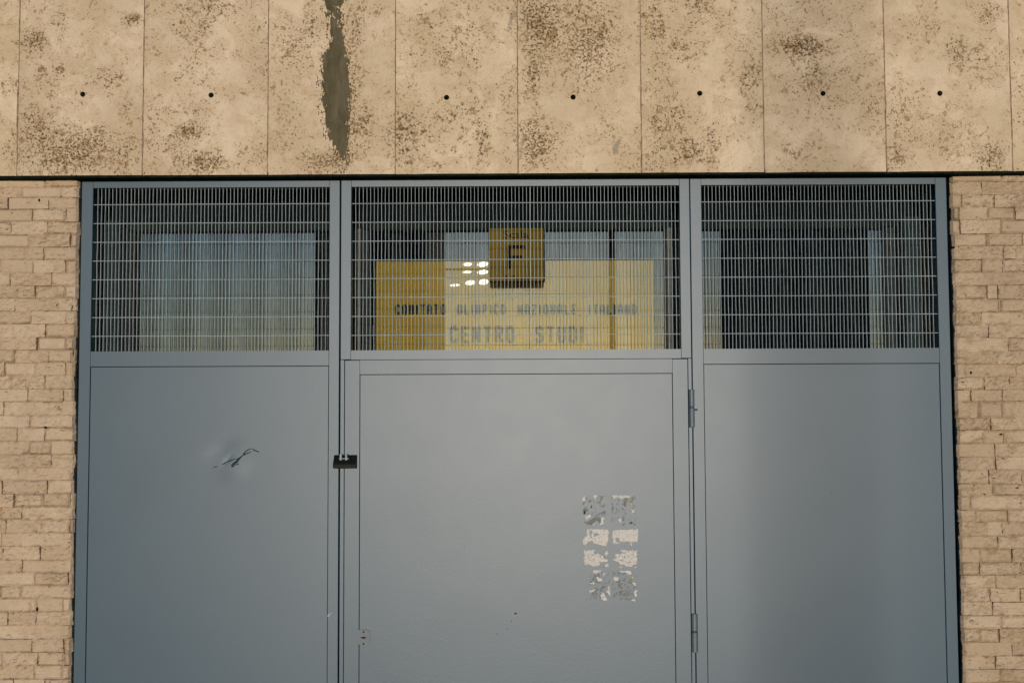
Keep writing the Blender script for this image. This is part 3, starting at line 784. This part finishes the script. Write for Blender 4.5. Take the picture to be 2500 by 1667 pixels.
sticker('patchy grey sticker remnant with yellow spot, bottom right of the torn stickers', [
 ('w', [(553,1040),(600,1042),(690,1045),(690,1085),(665,1090),(640,1075),(590,1062),(565,1058)]), ('w', [(470,1120),(500,1105),(535,1130),(530,1165),(510,1165),(480,1150)]),
 ('w', [(735,1275),(755,1270),(753,1355),(720,1330)]), ('w', [(693,1395),(715,1378),(745,1378),(738,1408),(700,1405)]), ('w', [(710,1185),(740,1185),(755,1222),(725,1222)]),
 ('y', [(690,1115),(710,1108),(724,1125),(710,1138),(692,1132)]), ('y', [(590,1180),(600,1175),(606,1210),(592,1205)]), ('t', [(588,1062),(620,1066),(625,1078),(595,1074)]),
 ('k', [(570,1245),(592,1250),(585,1258)]), ('k', [(560,1285),(572,1292),(566,1300)])], bbox=(465, 1060, 758, 1400))

# ---------------------------------------------------------------- vestibule behind the gate
YG = .235
def gx(px, Y): return X(px, 700, Y)
zT1, zT0 = Z(1250, 541, .20), Z(1250, 558, .20)
gd = thing('glass_screen', (0, YG, .1), 'dark glazed screen reflecting the street behind the three grilles', 'glazing')
b = MB(); b.box(gx(293, .2), gx(2208, .2), .19, .25, zT0, zT1); b.build('transom', GREENISH, gd)
b = MB(); b.box(gx(293, .2), gx(2208, .2), YG, YG+.004, .1, zT0); b.build('pane', GLASS, gd)
for (pa, pb, ma) in ((846, 881, JAMB), (1629, 1656, JAMB)):
    b = MB(); b.box(gx(pa, .19), gx(pb, .19), .19, YG-.001, .1, zT0-.001, .001); b.build('post', ma, gd)
for (pa, pb) in ((293, 318), (2165, 2208), (885, 898)):
    b = MB(); b.box(gx(pa, .21), gx(pb, .21), .21, YG-.001, .1, zT0-.001, .001); b.build('mullion', STEEL, gd)
x_, z_ = at(904, 806, .21); b = MB(); b.box(x_-.013, x_+.013, .20, YG, z_-.016, z_+.016, .002); b.build('lock_case', STEEL, gd)
# room box
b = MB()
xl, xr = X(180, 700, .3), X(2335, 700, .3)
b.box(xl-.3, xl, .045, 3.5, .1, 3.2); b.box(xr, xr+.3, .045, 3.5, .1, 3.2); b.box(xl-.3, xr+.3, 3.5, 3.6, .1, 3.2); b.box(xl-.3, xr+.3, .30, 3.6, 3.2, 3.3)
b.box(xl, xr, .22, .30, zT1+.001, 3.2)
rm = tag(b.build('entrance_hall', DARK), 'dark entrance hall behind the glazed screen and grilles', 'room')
b = MB(); b.box(gx(249, .12), gx(292, .12), .12, .26, .1, zT1-.002, .002); b.build('jamb', TEALJ, rm)
b = MB(); b.box(gx(2209, .12), gx(2247, .12), .12, .26, .1, zT1-.002, .002); b.build('jamb', TEALJ, rm)

# yellow board behind the glass
YP = .262
x0_, x1_ = X(917, 750, YP), X(1596, 750, YP); z1_ = Z(1250, 637, YP); z0_ = z1_-.62
yb_ = thing('office_sign', ((x0_+x1_)/2, YP, z0_), 'wide yellow sign reading COMITATO OLIMPICO NAZIONALE ITALIANO CENTRO STUDI behind the glass', 'sign')
b = MB(); b.box(x0_, x1_, YP, YP+.004, z0_, z1_, .001); b.build('board', GOLD, yb_)
G = {'A': [[(0,0),(0,4.6),(1,6),(3,6),(4,4.6),(4,0)],[(0,2.4),(4,2.4)]], 'C': [[(4,4.8),(3.3,6),(.7,6),(0,5),(0,1),(.7,0),(3.3,0),(4,1.2)]],
 'D': [[(0,0),(0,6),(3,6),(4,5),(4,1),(3,0),(0,0)]], 'E': [[(4,6),(0,6),(0,0),(4,0)],[(0,3),(3.2,3)]], 'I': [[(2,0),(2,6)]], 'L': [[(0,6),(0,0),(4,0)]],
 'M': [[(0,0),(0,6),(2,2.6),(4,6),(4,0)]], 'N': [[(0,0),(0,6),(4,0),(4,6)]], 'O': [[(.8,0),(0,1),(0,5),(.8,6),(3.2,6),(4,5),(4,1),(3.2,0),(.8,0)]],
 'P': [[(0,0),(0,6),(3.2,6),(4,5.2),(4,3.6),(3.2,2.8),(0,2.8)]], 'R': [[(0,0),(0,6),(3.2,6),(4,5.2),(4,3.8),(3.2,3),(0,3)],[(2.2,3),(4,0)]],
 'S': [[(4,5),(3.2,6),(.8,6),(0,5.2),(0,4),(.8,3.2),(3.2,2.8),(4,2),(4,.8),(3.2,0),(.8,0),(0,1)]], 'T': [[(0,6),(4,6)],[(2,6),(2,0)]], 'U': [[(0,6),(0,1),(.8,0),(3.2,0),(4,1),(4,6)]],
 'Z': [[(0,6),(4,6),(0,0),(4,0)]]}
def word(b, txt, px0, px1, py0, py1, Y, wt=1.15):
    x0, z1 = at(px0, py0, Y); x1, z0 = at(px1, py1, Y)
    n = len(txt); adv = [(.55 if c_ == 'I' else 1.0) for c_ in txt]; gap = .32
    unit = (x1-x0)/(sum(adv)+gap*(n-1)); x = x0; sw = (z1-z0)/6*wt*.5
    for ch, a_ in zip(txt, adv):
        w_ = unit*a_; sx = (unit-2*sw)/4 if ch != 'I' else 0; sz = (z1-z0-2*sw)/6
        for stroke in G[ch]:
            P = [Vector(((x+sw+p[0]*sx) if ch != 'I' else x+w_/2, z0+sw+p[1]*sz)) for p in stroke]
            closed = stroke[0] == stroke[-1]
            for i in range(len(P)-1):
                d = (P[i+1]-P[i]).normalized(); nn = Vector((-d.y, d.x))*sw
                e0 = sw*.55; e1 = sw*.55
                A, B_ = P[i]-d*e0, P[i+1]+d*e1
                dy = .00012*i
                b.prism_y(Y-.0022-dy, Y, [tuple(A+nn), tuple(B_+nn), tuple(B_-nn), tuple(A-nn)])
        x += unit*(a_+gap)
YL = YP-.0002
b = MB()
for t_, a_, c_ in (('COMITATO', 964.6, 1087.5), ('OLIMPICO', 1115.7, 1234), ('NAZIONALE', 1263, 1407.5), ('ITALIANO', 1436.4, 1554)): word(b, t_, a_, c_, 743.5, 768.5, YL)
word(b, 'CENTRO', 1097.6, 1255.6, 796, 837.5, YL, 1.1); word(b, 'STUDI', 1306, 1427, 796, 837.5, YL, 1.1)
b.build('lettering', BLUEINK, yb_)
# printed emblem: five linked rings with small letters below
b = MB()
def ringm(cx, cy, r, Y, th, k):
    x_, z_ = at(cx, cy, Y); R_ = r*.0012; N = 40
    for i in range(N):
        a0, a1 = 2*math.pi*i/N, 2*math.pi*(i+1)/N
        b.prism_y(Y-.0006-.0001*k, Y, [(x_+R_*math.cos(a0), z_+R_*math.sin(a0)), (x_+R_*math.cos(a1), z_+R_*math.sin(a1)), (x_+(R_-th)*math.cos(a1), z_+(R_-th)*math.sin(a1)), (x_+(R_-th)*math.cos(a0), z_+(R_-th)*math.sin(a0))])
for k, (cx, cy) in enumerate(((1225, 697), (1256, 697), (1287, 697), (1240.5, 709), (1271.5, 709))): ringm(cx, cy, 14, YL, .0022, k)
word(b, 'CONI', 1238, 1274, 724, 732, YL, .9)
b.build('emblem', GREYINK, yb_)

# hanging plate
YH = .15
x0_, x1_ = X(1193.5, 620, YH), X(1330, 620, YH); z1_, z0_ = Z(1262, 556, YH), Z(1262, 690, YH)
hp = thing('stair_sign', ((x0_+x1_)/2, YH, z0_), 'square bronze plate with a big letter F hanging in front of the yellow sign', 'sign')
def rrect(x0, x1, z0, z1, r, n=5):
    o = []
    for cx, cz, a0 in ((x1-r, z1-r, 0), (x0+r, z1-r, 90), (x0+r, z0+r, 180), (x1-r, z0+r, 270)):
        for k in range(n+1):
            a = R(a0+90*k/n); o.append((cx+r*math.cos(a), cz+r*math.sin(a)))
    return o
b = MB(); b.prism_y(YH, YH+.006, rrect(x0_, x1_, z0_, z1_, .006)); b.build('rim', INK, hp)
b = MB(); b.prism_y(YH-.0015, YH, rrect(x0_+.002, x1_-.003, z0_+.005, z1_-.002, .005)); b.build('plate', BRASS, hp)
b = MB()
def rb(pa, pb, ya, yb2):
    xa_, za_ = at(pa, ya, YH); xc_, zc_ = at(pb, yb2, YH); b.box(xa_, xc_, YH-.003, YH-.001, zc_, za_)
rb(1237.5, 1246.5, 599.5, 657); rb(1246.6, 1281, 599.5, 607); rb(1246.6, 1275, 624.5, 631)
b.build('letter', INK, hp)
def text_obj(name, s, pa, pb, ya, yb2, Y, mat, parent):
    cu = bpy.data.curves.new(name, 'FONT'); cu.body = s; cu.extrude = .02; cu.resolution_u = 3; cu.offset = .012
    to = bpy.data.objects.new(name, cu); C.objects.link(to)
    dg = bpy.context.evaluated_depsgraph_get(); me = bpy.data.meshes.new_from_object(to.evaluated_get(dg)); bpy.data.objects.remove(to)
    xs = [v.co.x for v in me.vertices]; ys = [v.co.y for v in me.vertices]
    (x0, z1), (x1, z0) = at(pa, ya, Y), at(pb, yb2, Y); off = parent_loc(parent)
    for v in me.vertices:
        x = x0+(v.co.x-min(xs))/(max(xs)-min(xs))*(x1-x0); z = z0+(v.co.y-min(ys))/(max(ys)-min(ys))*(z1-z0)
        v.co = Vector((x, Y-v.co.z*.03-.0008, z))-off
    me.materials.append(mat); o = bpy.data.objects.new(name, me); C.objects.link(o); o.parent = parent; return o
text_obj('stair_lettering', 'Scala', 1229, 1290, 564, 582, YH-.001, INK, hp)
text_obj('name_lettering', 'T. Tevere', 1231, 1291, 673, 685, YH-.001, INK, hp)
for px_ in (1210, 1315):
    b = MB(); x_, z_ = at(px_, 556, YH); b.cyl((x_, YH+.003, z_-.006), .0012, 'z', .06, 8); b.build('hanger', STEEL, hp)

# ---------------------------------------------------------------- across the street (seen in the glass; outer two buildings added)
def block(label, ta, tb, h, y, depth=8):
    dd = D0+YG+(YG-y)
    x0 = ta*(dd if ta < 0 else dd+depth); x1 = tb*(dd if tb > 0 else dd+depth)
    o = thing('building', ((x0+x1)/2, y-depth/2, 0), label, 'building', 'dark buildings across the street')
    b = MB(); b.box(x0, x1, y-depth, y, 0, h); b.build('wall', PLASTER, o)
    b = MB(); b.box(x0-.15, x1+.15, y-depth-.15, y+.15, h+.001, h+.25); b.build('roof', PLASTER, o)
    n = max(1, int((x1-x0)/1.6))
    for j in range(int(h/3)):
        for i in range(n):
            cx = x0+(x1-x0)*(i+.5)/n
            b = MB(); b.box(cx-.4, cx+.4, y+.003, y+.05, 1+3*j, 2.4+3*j); b.build('window', WINDOW, o)
    return o
block('narrow dark building reflected in glass left of the yellow sign letters', -.143, -.051, 7.5, -25)
block('dark building reflected in glass behind the right grille', .143, .248, 15, -25)  # raised in height to darken the gate's right side
block('tall dark building added beyond a gap at the far right to darken the gate', .262, .75, 17, -26)  # added to darken the gate's reflections towards the right
block('tall dark building added out of view at the far left to darken the gate', -.8, -.285, 17, -26)  # unseen block added to darken the gate's reflections towards the left
b = MB(); dd = D0+YG+(YG+12); b.cyl((.0668*dd, -12, 0), .036, 'z', 7, 16); b.cyl((.0668*dd, -12, 0), .09, 'z', .5, 16)
tag(b.build('lamp_post', PLASTER), 'thin dark lamp post reflected in glass across the yellow sign', 'lamp post')

Yf = -24.0; dd = D0+YG+(YG-Yf)
def mir(px, py): d = ray(px, py); return d.x/d.y*dd, CAM_Z+d.z/d.y*dd
EM = bpy.data.materials.new('lit_lamp'); EM.use_nodes = True
e_ = EM.node_tree.nodes['Principled BSDF']; e_.inputs['Emission Color'].default_value = (1, .93, .90, 1); e_.inputs['Emission Strength'].default_value = 3.2
x_, z_ = mir(1180, 640)
fl = thing('floodlight', (x_, Yf, z_-.6), 'bank of lit white lamps reflected in the glass beside the bronze plate', 'lamp')
b = MB(); xa_, za_ = mir(1085, 652); xb_, zb_ = mir(1200, 656); b.box(-2.4, xb_, Yf-.14, Yf-.08, zb_-.02, zb_+.02); b.build('bracket', PLASTER, fl)
for cx, cy, w_, h_ in ((1141, 645, 22, 7), (1178, 645, 25, 10), (1140, 664, 20, 5), (1178, 664, 25, 9), (1110, 696, 22, 5), (1148, 690, 24, 10), (1180, 688, 22, 12)):
    (xa_, za_), (xb_, zb_) = mir(cx-w_/2, cy-h_/2), mir(cx+w_/2, cy+h_/2)
    b = MB(); b.prism_y(Yf-.08, Yf, [((xa_+xb_)/2+(xb_-xa_)*.54*math.cos(a*math.pi/5), (za_+zb_)/2+(za_-zb_)*.56*math.sin(a*math.pi/5+.2)) for a in range(10)]); b.build('lamp', EM, fl)
